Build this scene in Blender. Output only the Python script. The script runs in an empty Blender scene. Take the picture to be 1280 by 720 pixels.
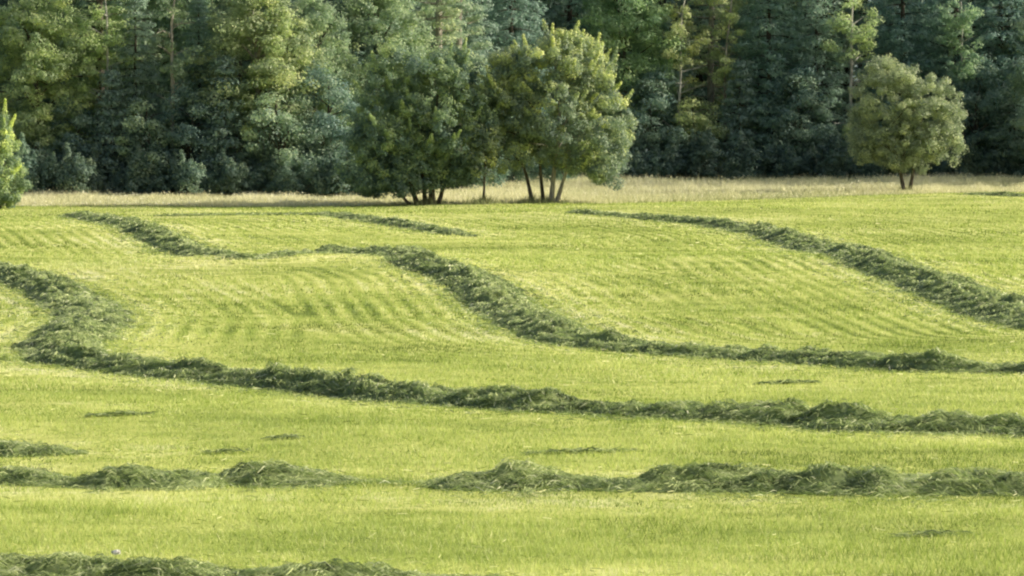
import bpy, math
import numpy as np
from mathutils import Matrix, Vector

rng = np.random.default_rng(7)
scene = bpy.context.scene
col = scene.collection
R = math.radians

# ------------------------------------------------------------------ numeric helpers
def sstep(a, b, x):
    t = np.clip((x - a) / (b - a), 0, 1)
    return t * t * (3 - 2 * t)

def _hash(ix, iy, seed):
    h = (ix.astype(np.int64) * 374761393 + iy.astype(np.int64) * 668265263 + seed * 2147483647) & 0xFFFFFFFF
    h = ((h ^ (h >> 13)) * 1274126177) & 0xFFFFFFFF
    h = h ^ (h >> 16)
    return (h & 0xFFFF) / 65535.0

def vnoise(x, y, s, seed=0):
    """value noise in -1..1 with feature size s"""
    x = np.asarray(x, float) / s; y = np.asarray(y, float) / s
    ix = np.floor(x); iy = np.floor(y)
    fx = x - ix; fy = y - iy
    fx = fx * fx * (3 - 2 * fx); fy = fy * fy * (3 - 2 * fy)
    a = _hash(ix, iy, seed); b = _hash(ix + 1, iy, seed)
    c = _hash(ix, iy + 1, seed); d = _hash(ix + 1, iy + 1, seed)
    return ((a * (1 - fx) + b * fx) * (1 - fy) + (c * (1 - fx) + d * fx) * fy) * 2 - 1

# ------------------------------------------------------------------ the lie of the land
CAM_Z = 5.9
FPX = 5212.0          # focal length in pixels of a 1280 wide frame
PITCH = math.atan(256 / FPX)

HUMPS = [(-7.0, 126.0, 8.0, 9.5, 0.62),     # knoll left of the long windrow bend
         (9.0, 128.0, 9.0, 14.0, 0.38),      # knoll right of it
         (6.0, 186.0, 14.0, 12.0, 0.30),
         (-16.0, 168.0, 9.0, 12.0, 0.20),
         (26.0, 205.0, 12.0, 16.0, 0.35),
         (4.0, 88.0, 9.0, 9.0, -0.10)]

def ground_z(x, y):
    x = np.asarray(x, float); y = np.asarray(y, float)
    z = 4.2 * (1 - sstep(2, 38, y))
    z = z + 4.2 * sstep(0, -400, y) * 0.5
    for (hx, hy, sx, sy, h) in HUMPS:
        z = z + h * np.exp(-((x - hx) / sx) ** 2 - ((y - hy) / sy) ** 2)
    near = sstep(40, 60, y) * (1 - sstep(230, 300, y))
    z = z + near * (0.05 * vnoise(x, y, 9, 3) + 0.02 * vnoise(x, y, 3.1, 4))
    z = z + 26 * sstep(330, 800, y)           # wooded slope far behind the trees
    return z

def at(u, v):
    """world point on the ground seen at (u, v) of the 1280x720 photograph"""
    cp, sp = math.cos(PITCH), math.sin(PITCH)
    dx = (u - 640) / FPX; dz = -(v - 360) / FPX
    d = np.array([dx, cp + dz * sp, -sp + dz * cp]); d /= d[1]
    ys = np.arange(42, 320, 0.05)
    xs = d[0] * ys; zs = CAM_Z + d[2] * ys
    below = np.nonzero(zs < ground_z(xs, ys))[0]
    i = below[0] if len(below) else len(ys) - 1
    return np.array([xs[i], ys[i]])

def field_edge(x):
    return 200 + 0.95 * np.clip(np.asarray(x, float) - 4, 0, 22) + 1.2 * vnoise(x, np.zeros_like(np.asarray(x, float)), 6, 9)

def forest_edge(x):
    return 216 + 36 * sstep(-9, 5, np.asarray(x, float)) + 1.5 * vnoise(x, np.zeros_like(np.asarray(x, float)), 5, 8)

def on_ground(x, y):
    return (float(x), float(y), float(ground_z(x, y)))

def at_depth(u, y):
    return (u - 640) / FPX * y

# ------------------------------------------------------------------ object helpers
def tag(o, label=None, cat=None, group=None, kind=None):
    if label: o["label"] = label
    if cat: o["category"] = cat
    if group: o["group"] = group
    if kind: o["kind"] = kind
    return o

def empty(name, loc, rz=0.0):
    o = bpy.data.objects.new(name, None)
    col.objects.link(o)
    o.location = loc; o.rotation_euler = (0, 0, rz)
    o.empty_display_size = 0.3
    return o

def mesh_obj(name, verts, faces_list, mat, parent=None, tint=None, smooth=True, extra=None):
    """faces_list: list of int arrays (n,k) with any k"""
    verts = np.asarray(verts, np.float32)
    me = bpy.data.meshes.new(name)
    me.vertices.add(len(verts)); me.vertices.foreach_set("co", verts.ravel())
    loops = np.concatenate([f.ravel() for f in faces_list]).astype(np.int32)
    tot = np.concatenate([np.full(len(f), f.shape[1]) for f in faces_list]).astype(np.int32)
    start = np.concatenate([[0], np.cumsum(tot)[:-1]]).astype(np.int32)
    me.loops.add(len(loops)); me.loops.foreach_set("vertex_index", loops)
    me.polygons.add(len(tot)); me.polygons.foreach_set("loop_start", start)
    me.polygons.foreach_set("loop_total", tot)
    me.polygons.foreach_set("use_smooth", np.full(len(tot), smooth))
    if tint is not None:
        a = me.attributes.new("tint", 'FLOAT', 'POINT'); a.data.foreach_set("value", np.asarray(tint, np.float32))
    for k, vals in (extra or {}).items():
        a = me.attributes.new(k, 'FLOAT', 'POINT'); a.data.foreach_set("value", np.asarray(vals, np.float32))
    me.update(calc_edges=True); me.validate()
    me.materials.append(mat)
    o = bpy.data.objects.new(name, me); col.objects.link(o)
    if parent: o.parent = parent
    return o

class Geo:
    def __init__(self): self.v = []; self.q = []; self.t = []; self.tint = []; self.n = 0
    def add(self, v, quads=None, tris=None, tint=None):
        v = np.asarray(v, np.float32).reshape(-1, 3)
        if quads is not None and len(quads): self.q.append(np.asarray(quads) + self.n)
        if tris is not None and len(tris): self.t.append(np.asarray(tris) + self.n)
        self.v.append(v); self.n += len(v)
        self.tint.append(np.full(len(v), 0.5) if tint is None else np.asarray(tint))
    def build(self, name, mat, parent=None, smooth=True):
        fl = []
        if self.q: fl.append(np.concatenate(self.q))
        if self.t: fl.append(np.concatenate(self.t))
        return mesh_obj(name, np.concatenate(self.v), fl, mat, parent, np.concatenate(self.tint), smooth)

def norm(a): return a / np.maximum(np.linalg.norm(a, axis=-1, keepdims=True), 1e-9)

def add_leaves(g, c, nrm, length, width, tint, up=None):
    """one pointed leaf (a folded rhombus) per row"""
    n = len(c)
    ref = rng.normal(size=(n, 3)) if up is None else up
    a = norm(ref - nrm * np.sum(ref * nrm, 1, keepdims=True))
    b = np.cross(nrm, a)
    L = (length * rng.uniform(0.7, 1.3, n))[:, None]; W = (width * rng.uniform(0.7, 1.3, n))[:, None]
    v = np.stack([c - a * L * .5, c + b * W * .5 + nrm * L * .06, c + a * L * .5, c - b * W * .5 + nrm * L * .06], 1)
    idx = np.arange(n * 4).reshape(n, 4)
    g.add(v.reshape(-1, 3), quads=idx, tint=np.repeat(tint, 4))

def add_clumps(g, centers, rad, per, length, width, axes=(1, 1, 1), upb=0.35, tint0=None, jitter=0.09):
    """leaf clumps: leaves spread through a small ellipsoid, facing outward and upward"""
    m = len(centers)
    if m == 0: return
    d = norm(rng.normal(size=(m, per, 3)))
    r = rng.uniform(0.15, 1, (m, per, 1)) ** 0.5
    rad = np.broadcast_to(np.asarray(rad, float), (m,))
    p = centers[:, None, :] + d * r * rad[:, None, None] * np.asarray(axes)
    nr = norm(d * 1.0 + rng.normal(size=d.shape) * 0.33 + np.array([0, 0, upb]))
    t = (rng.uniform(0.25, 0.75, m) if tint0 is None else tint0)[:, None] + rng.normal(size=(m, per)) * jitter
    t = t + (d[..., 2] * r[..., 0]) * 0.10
    add_leaves(g, p.reshape(-1, 3), nr.reshape(-1, 3), length, width, np.clip(t, 0, 1).ravel())

def add_tube(g, pts, rad, sides=8, tint=0.5):
    pts = np.asarray(pts, float); n = len(pts)
    tan = np.gradient(pts, axis=0); tan = norm(tan)
    ref = np.array([0.93, 0.31, 0.2])
    a = norm(np.cross(tan, ref)); b = np.cross(tan, a)
    th = np.linspace(0, 2 * np.pi, sides, endpoint=False)
    rr = np.asarray(rad, float)[:, None, None]
    ring = pts[:, None, :] + rr * (np.cos(th)[None, :, None] * a[:, None, :] + np.sin(th)[None, :, None] * b[:, None, :])
    i = np.arange(n - 1)[:, None] * sides; k = np.arange(sides)[None, :]; k2 = (k + 1) % sides
    q = np.stack([i + k, i + k2, i + sides + k2, i + sides + k], -1).reshape(-1, 4)
    g.add(ring.reshape(-1, 3), quads=q, tint=np.full(n * sides, tint))

def limb_path(p0, p1, n=7, wob=0.12, sag=0.0):
    p0 = np.asarray(p0, float); p1 = np.asarray(p1, float)
    t = np.linspace(0, 1, n)[:, None]
    L = np.linalg.norm(p1 - p0)
    w = rng.normal(size=(n, 3)) * wob * L * 0.12; w[0] = 0
    w = np.cumsum(w, 0) * 0.5
    p = p0 * (1 - t) + p1 * t + w * np.sin(np.pi * t * 0.9)
    p[:, 2] += sag * L * np.sin(np.pi * t[:, 0])
    return p

# ------------------------------------------------------------------ materials
def new_mat(name):
    m = bpy.data.materials.new(name); m.use_nodes = True
    nt = m.node_tree; nt.nodes.clear()
    return m, nt, nt.nodes, nt.links

def ramp(nodes, stops):
    r = nodes.new("ShaderNodeValToRGB")
    e = r.color_ramp.elements
    while len(e) < len(stops): e.new(0.5)
    for el, (p, c) in zip(e, stops): el.position = p; el.color = (*c, 1)
    return r

def foliage_mat(name, stops, trans=0.3, rough=0.55, spec=0.25, tscale=(.92, 1.04, .92), patch=None):
    m, nt, N, L = new_mat(name)
    at_ = N.new("ShaderNodeAttribute"); at_.attribute_name = "tint"
    r = ramp(N, stops); L.new(at_.outputs["Fac"], r.inputs[0])
    oi = N.new("ShaderNodeObjectInfo")
    mx = N.new("ShaderNodeMix"); mx.data_type = 'RGBA'; mx.blend_type = 'MULTIPLY'; mx.inputs[0].default_value = 1
    L.new(r.outputs[0], mx.inputs[6]); L.new(oi.outputs["Color"], mx.inputs[7])
    p = N.new("ShaderNodeBsdfPrincipled"); L.new(mx.outputs[2], p.inputs["Base Color"])
    p.inputs["Roughness"].default_value = rough; p.inputs["Specular IOR Level"].default_value = spec
    tr = N.new("ShaderNodeBsdfTranslucent")
    m2 = N.new("ShaderNodeMix"); m2.data_type = 'RGBA'; m2.blend_type = 'MULTIPLY'; m2.inputs[0].default_value = 1
    L.new(mx.outputs[2], m2.inputs[6]); m2.inputs[7].default_value = (*tscale, 1); L.new(m2.outputs[2], tr.inputs[0])
    ms = N.new("ShaderNodeMixShader"); ms.inputs[0].default_value = trans
    L.new(p.outputs[0], ms.inputs[1]); L.new(tr.outputs[0], ms.inputs[2])
    out = N.new("ShaderNodeOutputMaterial"); L.new(ms.outputs[0], out.inputs[0])
    return m

def bark_mat(name, a, b, scale=9.0):
    m, nt, N, L = new_mat(name)
    tc = N.new("ShaderNodeTexCoord"); mp = N.new("ShaderNodeMapping"); mp.inputs["Scale"].default_value = (1, 1, 0.3)
    L.new(tc.outputs["Object"], mp.inputs[0])
    nz = N.new("ShaderNodeTexNoise"); nz.inputs["Scale"].default_value = scale; nz.inputs["Detail"].default_value = 5
    L.new(mp.outputs[0], nz.inputs[0])
    r = ramp(N, [(0.35, a), (0.68, b)]); L.new(nz.outputs[0], r.inputs[0])
    p = N.new("ShaderNodeBsdfPrincipled"); p.inputs["Roughness"].default_value = 0.9
    p.inputs["Specular IOR Level"].default_value = 0.15
    L.new(r.outputs[0], p.inputs["Base Color"])
    bp = N.new("ShaderNodeBump"); bp.inputs["Strength"].default_value = 0.6; bp.inputs["Distance"].default_value = 0.03
    L.new(nz.outputs[0], bp.inputs["Height"]); L.new(bp.outputs[0], p.inputs["Normal"])
    out = N.new("ShaderNodeOutputMaterial"); L.new(p.outputs[0], out.inputs[0])
    return m

M_FIELD_LEAF = foliage_mat("field_tree_leaves", [(0.0, (.19, .26, .235)), (0.45, (.36, .44, .305)), (0.7, (.60, .66, .30)), (1.0, (.84, .85, .38))], 0.36)
M_LONE_LEAF = foliage_mat("lone_tree_leaves", [(0.0, (.22, .27, .235)), (0.45, (.40, .45, .335)), (0.75, (.56, .60, .41)), (1.0, (.74, .75, .50))], 0.34)
M_BROAD = foliage_mat("broadleaf_leaves", [(0.0, (.29, .375, .295)), (0.45, (.44, .52, .355)), (0.75, (.57, .64, .37)), (1.0, (.72, .75, .43))], 0.45)
M_PINE = foliage_mat("pine_needles", [(0.0, (.28, .37, .305)), (0.5, (.44, .52, .385)), (1.0, (.72, .75, .44))], 0.42)
M_SPRUCE = foliage_mat("spruce_needles", [(0.0, (.27, .365, .315)), (0.5, (.41, .50, .405)), (1.0, (.56, .64, .48))], 0.42)
M_SHRUB = foliage_mat("shrub_leaves", [(0.0, (.21, .30, .265)), (0.5, (.33, .42, .335)), (1.0, (.48, .55, .37))], 0.42)
M_STUBBLE = foliage_mat("stubble_blades", [(0.0, (.15, .21, .048)), (0.30, (.35, .46, .118)), (0.62, (.56, .65, .225)), (1.0, (.86, .85, .50))], 0.42, tscale=(1.1, 1.1, .8))
M_HAYGRASS = foliage_mat("cut_grass", [(0.0, (.12, .155, .075)), (0.4, (.37, .45, .19)), (0.75, (.64, .70, .33)), (1.0, (.85, .85, .60))], 0.32)
M_DRY = foliage_mat("dry_meadow_grass", [(0.0, (.32, .37, .18)), (0.45, (.68, .68, .39)), (0.8, (.90, .87, .62)), (1.0, (.95, .93, .76))], 0.42, tscale=(1, 1, .9))
M_BARK = bark_mat("grey_brown_bark", (.06, .052, .044), (.17, .15, .12))
M_BARK_PALE = bark_mat("pale_grey_bark", (.24, .22, .19), (.52, .48, .42))
M_BARK_BIRCH = bark_mat("white_birch_bark", (.32, .31, .28), (.70, .68, .62), 6)
M_BARK_PINE = bark_mat("pine_bark", (.07, .06, .05), (.20, .175, .145))

def ground_material():
    m, nt, N, L = new_mat("hayfield_ground")
    tc = N.new("ShaderNodeTexCoord")
    def noise(scale, detail, sc=(1, 1, 1)):
        mp = N.new("ShaderNodeMapping"); mp.inputs["Scale"].default_value = sc
        L.new(tc.outputs["Object"], mp.inputs[0])
        n = N.new("ShaderNodeTexNoise"); n.inputs["Scale"].default_value = scale; n.inputs["Detail"].default_value = detail
        L.new(mp.outputs[0], n.inputs[0]); return n.outputs[0]
    def math_(op, a, b=None, c=None):
        n = N.new("ShaderNodeMath"); n.operation = op
        for i, s in enumerate((a, b, c)):
            if s is None: continue
            if isinstance(s, (int, float)): n.inputs[i].default_value = s
            else: L.new(s, n.inputs[i])
        return n.outputs[0]
    def attr(name):
        n = N.new("ShaderNodeAttribute"); n.attribute_name = name; return n.outputs["Fac"]
    n1 = noise(0.16, 3); n2 = noise(1.3, 4); n3 = noise(14, 3)
    sw = attr("swath")
    ph = math_('MULTIPLY_ADD', sw, 2 * math.pi / 0.54, math_('MULTIPLY', n2, 3.0))
    st = math_('ADD', math_('MULTIPLY', math_('SINE', ph), .80), math_('MULTIPLY', math_('SINE', math_('MULTIPLY', sw, 2 * math.pi / 1.37)), .26))
    f = math_('MULTIPLY_ADD', n1, 0.7, -0.10)
    f = math_('MULTIPLY_ADD', n2, 0.45, f)
    f = math_('MULTIPLY_ADD', n3, 0.25, f)
    f = math_('ADD', f, math_('MULTIPLY', st, math_('MULTIPLY', attr("stripes"), 0.6)))
    f = math_('ADD', f, math_('MULTIPLY', attr("lift"), math_('MULTIPLY', n2, 0.24)))
    r = ramp(N, [(0.30, (.13, .19, .038)), (0.50, (.34, .41, .090)), (0.70, (.56, .60, .17)), (0.95, (.80, .79, .42))])
    L.new(f, r.inputs[0])
    rd = ramp(N, [(0.3, (.26, .29, .12)), (0.7, (.52, .52, .27))]); L.new(n2, rd.inputs[0])
    rf = ramp(N, [(0.3, (.17, .23, .22)), (0.7, (.29, .36, .33))]); L.new(n2, rf.inputs[0])  # woods floor paled to blue-green, haze behind the trees put into colour
    m1 = N.new("ShaderNodeMix"); m1.data_type = 'RGBA'
    L.new(attr("meadow"), m1.inputs[0]); L.new(r.outputs[0], m1.inputs[6]); L.new(rd.outputs[0], m1.inputs[7])
    m2 = N.new("ShaderNodeMix"); m2.data_type = 'RGBA'
    L.new(attr("woods"), m2.inputs[0]); L.new(m1.outputs[2], m2.inputs[6]); L.new(rf.outputs[0], m2.inputs[7])
    p = N.new("ShaderNodeBsdfPrincipled"); L.new(m2.outputs[2], p.inputs["Base Color"])
    p.inputs["Roughness"].default_value = 0.95; p.inputs["Specular IOR Level"].default_value = 0.1
    bp = N.new("ShaderNodeBump"); bp.inputs["Strength"].default_value = 0.8; bp.inputs["Distance"].default_value = 0.05
    L.new(n3, bp.inputs["Height"]); L.new(bp.outputs[0], p.inputs["Normal"])
    out = N.new("ShaderNodeOutputMaterial"); L.new(p.outputs[0], out.inputs[0])
    return m

# ------------------------------------------------------------------ windrow courses (u, v, height scale, width scale)
WINDROWS = [
    ("nearest windrow of raked grass, lowest in the photo, with a white flower standing in it",
     [(-160, 720, .8, 1), (0, 722, .8, 1), (150, 727, .85, 1), (300, 735, .75, 1), (430, 736, .8, 1), (560, 736, .6, .8), (660, 744, .4, .8), (800, 758, .5, .9), (1400, 790, .7, 1)]),
    ("broken low windrow in the near field, thinning out into separate heaps",
     [(-140, 601, .6, .9), (0, 602, .7, .9), (90, 607, .35, .8), (150, 607, .75, 1), (215, 608, .85, 1), (265, 604, .35, .8), (320, 602, .8, 1), (395, 603, .72, 1),
      (432, 603, .30, .7), (452, 603, .06, .5), (520, 606, .05, .5), (548, 607, .4, .7), (585, 608, .8, .9), (650, 607, 1.05, 1), (730, 607, .60, .9), (790, 612, .35, .8), (860, 609, .95, 1), (960, 608, .95, 1),
      (1030, 611, .9, 1), (1130, 612, .85, 1), (1280, 614, .8, 1), (1440, 618, .9, 1)]),
    ("long windrow that enters at the left, doubles back and sweeps to the right",
     [(-150, 318, .8, 1), (0, 342, .85, 1), (70, 366, .9, 1.1), (112, 392, .8, 1.15), (95, 420, .8, 1.2), (75, 438, .85, 1.1), (110, 456, .9, 1), (200, 467, .85, 1), (330, 480, .9, 1), (470, 496, .9, 1),
      (640, 510, 1, 1), (800, 519, .95, 1), (950, 528, 1.0, 1), (1100, 537, 1.1, 1.1), (1200, 541, 1.15, 1.1), (1300, 545, 1.05, 1), (1460, 552, 1, 1)]),
    ("winding windrow over the middle knoll, from the far left to the right edge",
     [(92, 269, .6, .9), (150, 279, .75, .9), (200, 298, .9, 1), (245, 319, .9, .9), (300, 324, .35, .6), (350, 320, .30, .6), (410, 317, .55, .8), (475, 319, .85, .9), (530, 330, .9, 1.1), (585, 350, .9, 1.15), (625, 380, .95, 1.15),
      (665, 405, 1, 1.1), (730, 428, .9, 1), (830, 440, .8, 1), (950, 448, .85, 1), (1060, 455, .8, 1), (1180, 463, .85, 1), (1300, 466, .9, 1), (1440, 470, .9, 1)]),
    ("upper right windrow that starts by the trees and widens toward the right edge",
     [(712, 265, .35, .7), (775, 270, .45, .8), (835, 275, .7, .9), (900, 282, .8, 1), (980, 298, .85, 1.05), (1060, 319, .9, 1.1), (1130, 343, .95, 1.25), (1195, 367, 1.0, 1.45), (1262, 392, 1.05, 1.55), (1330, 413, 1, 1.4)]),
    ("thin far windrow that ends below the two central trees",
     [(190, 270, .22, .6), (300, 269, .25, .6), (405, 269, .40, .8), (455, 274, .60, .9), (510, 283, .60, .9), (560, 292, .55, .8), (590, 296, .2, .5)]),
    ("short dark windrow at the far right edge beyond the lone tree",
     [(1208, 243, .35, .7), (1245, 244, .45, .8), (1290, 246, .45, .8), (1380, 248, .5, .8)]),
    ("short low windrow stub at the left edge above the broken windrow",
     [(-120, 558, .6, .8), (-40, 562, .7, .9), (20, 567, .62, .9), (70, 568, .45, .8), (105, 569, .15, .5)]),
]

def catmull(P, step=0.12):
    P = np.asarray(P, float)
    P = np.vstack([2 * P[0] - P[1], P, 2 * P[-1] - P[-2]])
    out = []
    for i in range(1, len(P) - 2):
        p0, p1, p2, p3 = P[i - 1:i + 3]
        n = max(4, int(np.linalg.norm((p2 - p1)[:2]) / 0.05))
        t = np.linspace(0, 1, n, endpoint=False)[:, None]
        # chord limited tangents keep long/short neighbours from overshooting
        L = np.linalg.norm((p2 - p1)[:2])
        m1 = (p2 - p0) / max(np.linalg.norm((p2 - p0)[:2]), 1e-6) * L
        m2 = (p3 - p1) / max(np.linalg.norm((p3 - p1)[:2]), 1e-6) * L
        m1[2:] = 0; m2[2:] = 0
        h = (2*t**3-3*t**2+1)*p1 + (t**3-2*t**2+t)*m1 + (-2*t**3+3*t**2)*p2 + (t**3-t**2)*m2
        out.append(h)
    out.append(P[-2][None])
    C = np.vstack(out)
    s = np.concatenate([[0], np.cumsum(np.linalg.norm(np.diff(C[:, :2], axis=0), axis=1))])
    k = max(6, int(s[-1] / step))
    ss = np.linspace(0, s[-1], k)
    return np.stack([np.interp(ss, s, C[:, j]) for j in range(C.shape[1])], 1), ss

COURSES = []
for (label, cps) in WINDROWS:
    P = np.array([[*at(u, v), hs, ws] for (u, v, hs, ws) in cps])
    COURSES.append((label, *catmull(P)))

ALLPTS = np.concatenate([c[1][::4, :2] for c in COURSES])
ALLH = np.concatenate([c[1][::4, 2] for c in COURSES])
def swath_distance(x, y):
    x = np.asarray(x, float).ravel(); y = np.asarray(y, float).ravel()
    out = np.full(len(x), 99.0)
    from mathutils.kdtree import KDTree
    kd = KDTree(len(ALLPTS))
    for i, p in enumerate(ALLPTS): kd.insert((p[0], p[1], 0), i)
    kd.balance()
    for i in range(len(x)):
        out[i] = kd.find((x[i], y[i], 0))[2]
    return out

# ------------------------------------------------------------------ ground
xs = np.concatenate([-np.geomspace(3500, 62, 22), np.arange(-60, 60.1, 0.45), np.geomspace(62, 3500, 22)])
ys = np.concatenate([-np.geomspace(1500, 10, 12), np.arange(0, 40, 2.0), np.arange(40, 272, 0.45), np.geomspace(273, 4500, 30)])
GX, GY = np.meshgrid(xs, ys)
GZ = ground_z(GX, GY)
# swath distance on a coarse lattice (smooth field), then bilinear
lx = np.arange(-60, 60.1, 0.45); ly = np.arange(40, 272, 0.45)
LX, LY = np.meshgrid(lx, ly)
SW = swath_distance(LX, LY).reshape(LX.shape)
def swath_at(x, y):
    fx = np.clip((np.asarray(x) - lx[0]) / 0.45, 0, len(lx) - 1.001); fy = np.clip((np.asarray(y) - ly[0]) / 0.45, 0, len(ly) - 1.001)
    ix = fx.astype(int); iy = fy.astype(int); ax = fx - ix; ay = fy - iy
    return (SW[iy, ix] * (1-ax) + SW[iy, ix+1] * ax) * (1-ay) + (SW[iy+1, ix] * (1-ax) + SW[iy+1, ix+1] * ax) * ay
swv = swath_at(GX, GY)
def lift_of(d): return np.exp(-((d - 1.7) / 1.1) ** 2)
nr_, nc_ = GX.shape
ii = np.arange(nr_ - 1)[:, None] * nc_ + np.arange(nc_ - 1)[None, :]
quads = np.stack([ii, ii + 1, ii + nc_ + 1, ii + nc_], -1).reshape(-1, 4)
meadow = sstep(-0.6, 1.0, GY - field_edge(GX))
woods = sstep(-1.0, 3.0, GY - forest_edge(GX))
M_GROUND = ground_material()
ground = mesh_obj("ground", np.stack([GX, GY, GZ], -1).reshape(-1, 3), [quads], M_GROUND, smooth=True,
                  extra={"swath": swv.ravel(), "lift": lift_of(swv).ravel(), "stripes": np.clip((.19 + .18 * vnoise(GX, GY, 4.5, 29)), 0, .37).ravel() * sstep(84, 100, GY).ravel(), "meadow": meadow.ravel(), "woods": woods.ravel()})
tag(ground, kind="structure")

# ------------------------------------------------------------------ mown grass (stuff)
def blades(x, y, h, w, lean, tint, geo, z0=None):
    n = len(x)
    z = ground_z(x, y) if z0 is None else z0
    th = rng.uniform(0, 2 * np.pi, n)
    dx = np.cos(th) * w / 2; dy = np.sin(th) * w / 2
    la = rng.uniform(0, 2 * np.pi, n); lx_ = np.cos(la) * lean * h; ly_ = np.sin(la) * lean * h
    v = np.stack([np.stack([x - dx, y - dy, z - .01], 1), np.stack([x + dx, y + dy, z - .01], 1),
                  np.stack([x + lx_, y + ly_, z + h], 1)], 1)
    geo.add(v.reshape(-1, 3), tris=np.arange(n * 3).reshape(n, 3), tint=np.repeat(np.clip(tint, 0, 1), 3))

def stripe_amount(x, y):
    return np.clip(.19 + .18 * vnoise(x, y, 4.5, 29), .0, .37) * sstep(84, 100, y)

def field_tint(x, y):
    d = swath_at(x, y)
    t = 0.43 + 0.24 * vnoise(x, y, 5, 21) + 0.22 * vnoise(x * .6, y, 1.1, 22) + 0.08 * vnoise(x, y, 0.3, 23)
    t = t + stripe_amount(x, y) * (.80 * np.sin(d * 2 * np.pi / 0.54 + 1.7 * vnoise(x, y, 1.9, 24)) + .26 * np.sin(d * 2 * np.pi / 1.37 + 1.5 * vnoise(x, y, 3, 25)))
    t = t - .22 * sstep(.35, .8, vnoise(x * .18 + 3, y, 1.3, 27)) - .10 * sstep(.3, .8, vnoise(x * .3, y, .5, 28))
    t = t + .5 * np.clip(ground_z(x, y), -.2, .6) * sstep(95, 110, y)      # knoll tops tinted paler, painting in the shading of the rolling field
    return t + lift_of(d) * (.10 + .14 * vnoise(x, y, 1.7, 26))

g = Geo()
for (y0, y1, dens, w, h) in [(43, 60, 520, .009, .055), (60, 80, 300, .012, .052), (80, 105, 160, .018, .050), (105, 140, 75, .030, .055), (140, 175, 42, .042, .050), (175, 222, 26, .055, .05)]:
    hw = 0.145 * y1 + 4
    n = int((y1 - y0) * 2 * hw * dens)
    y = rng.uniform(y0, y1, n); x = rng.uniform(-1, 1, n) * hw
    k = y < field_edge(x) + 0.5
    x, y = x[k], y[k]; n = len(x)
    patch = 1 + 0.45 * vnoise(x, y, 2.3, 31) + 0.35 * vnoise(x, y, 0.5, 32)
    hh = h * np.clip(patch, .3, 2.2) * rng.uniform(.6, 1.5, n)
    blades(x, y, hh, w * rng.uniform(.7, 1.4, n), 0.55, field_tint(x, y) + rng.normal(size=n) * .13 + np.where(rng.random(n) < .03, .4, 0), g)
n = 42000
y = rng.uniform(44, 92, n); x = rng.uniform(-1, 1, n) * (0.145 * y + 4)
k = (vnoise(x, y, .55, 33) + .6 * vnoise(x, y, 2.2, 34) + .4 * vnoise(x, y, 9, 36)) > .35
x, y = x[k], y[k]; n = len(x)
blades(x, y, rng.uniform(.05, .12, n), rng.uniform(.009, .017, n) * y / 62, .7, .72 + .2 * vnoise(x, y, .4, 35) + rng.normal(size=n) * .16, g)
# darker clover and weed patches
n = 90000
y = rng.uniform(44, 130, n); x = rng.uniform(-1, 1, n) * (0.145 * y + 4)
k = (vnoise(x, y, .8, 37) + .7 * vnoise(x, y, 3.5, 38)) > .62
x, y = x[k], y[k]; n = len(x)
blades(x, y, rng.uniform(.02, .06, n), rng.uniform(.018, .034, n) * y / 62, 1.1, .10 + rng.normal(size=n) * .10, g)
# dropped stalks lying on the stubble
n = 26000
y = 46 + 130 * rng.random(n) ** 1.4; x = rng.uniform(-1, 1, n) * (0.145 * y + 4)
k = rng.random(n) < np.clip(1.1 - .25 * swath_at(x, y), .12, 1)
x, y = x[k], y[k]; n = len(x)
a_ = rng.uniform(0, 6.28, n); L_ = rng.uniform(.06, .2, n) * (y / 60) ** .5; w_ = .010 * (y / 60)
D = np.stack([np.cos(a_), np.sin(a_), rng.normal(size=n) * .15], 1); Sd = np.stack([-np.sin(a_) * .6, np.cos(a_) * .6, np.full(n, .8)], 1)
Cn = np.stack([x, y, ground_z(x, y) + rng.uniform(.03, .06, n)], 1)
A = Cn - D * (L_ / 2)[:, None]; B = Cn + D * (L_ / 2)[:, None]; Sd = Sd * (w_ / 2)[:, None]
g.add(np.stack([A - Sd, B - Sd, B + Sd, A + Sd], 1).reshape(-1, 3), quads=np.arange(n * 4).reshape(n, 4),
      tint=np.repeat(np.where(rng.random(n) < .55, rng.uniform(.75, 1, n), rng.uniform(0, .2, n)), 4))
stub = g.build("mown_grass", M_STUBBLE)
tag(stub, "bright yellow green mown grass covering the whole field between the windrows", "grass", kind="stuff")

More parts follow.
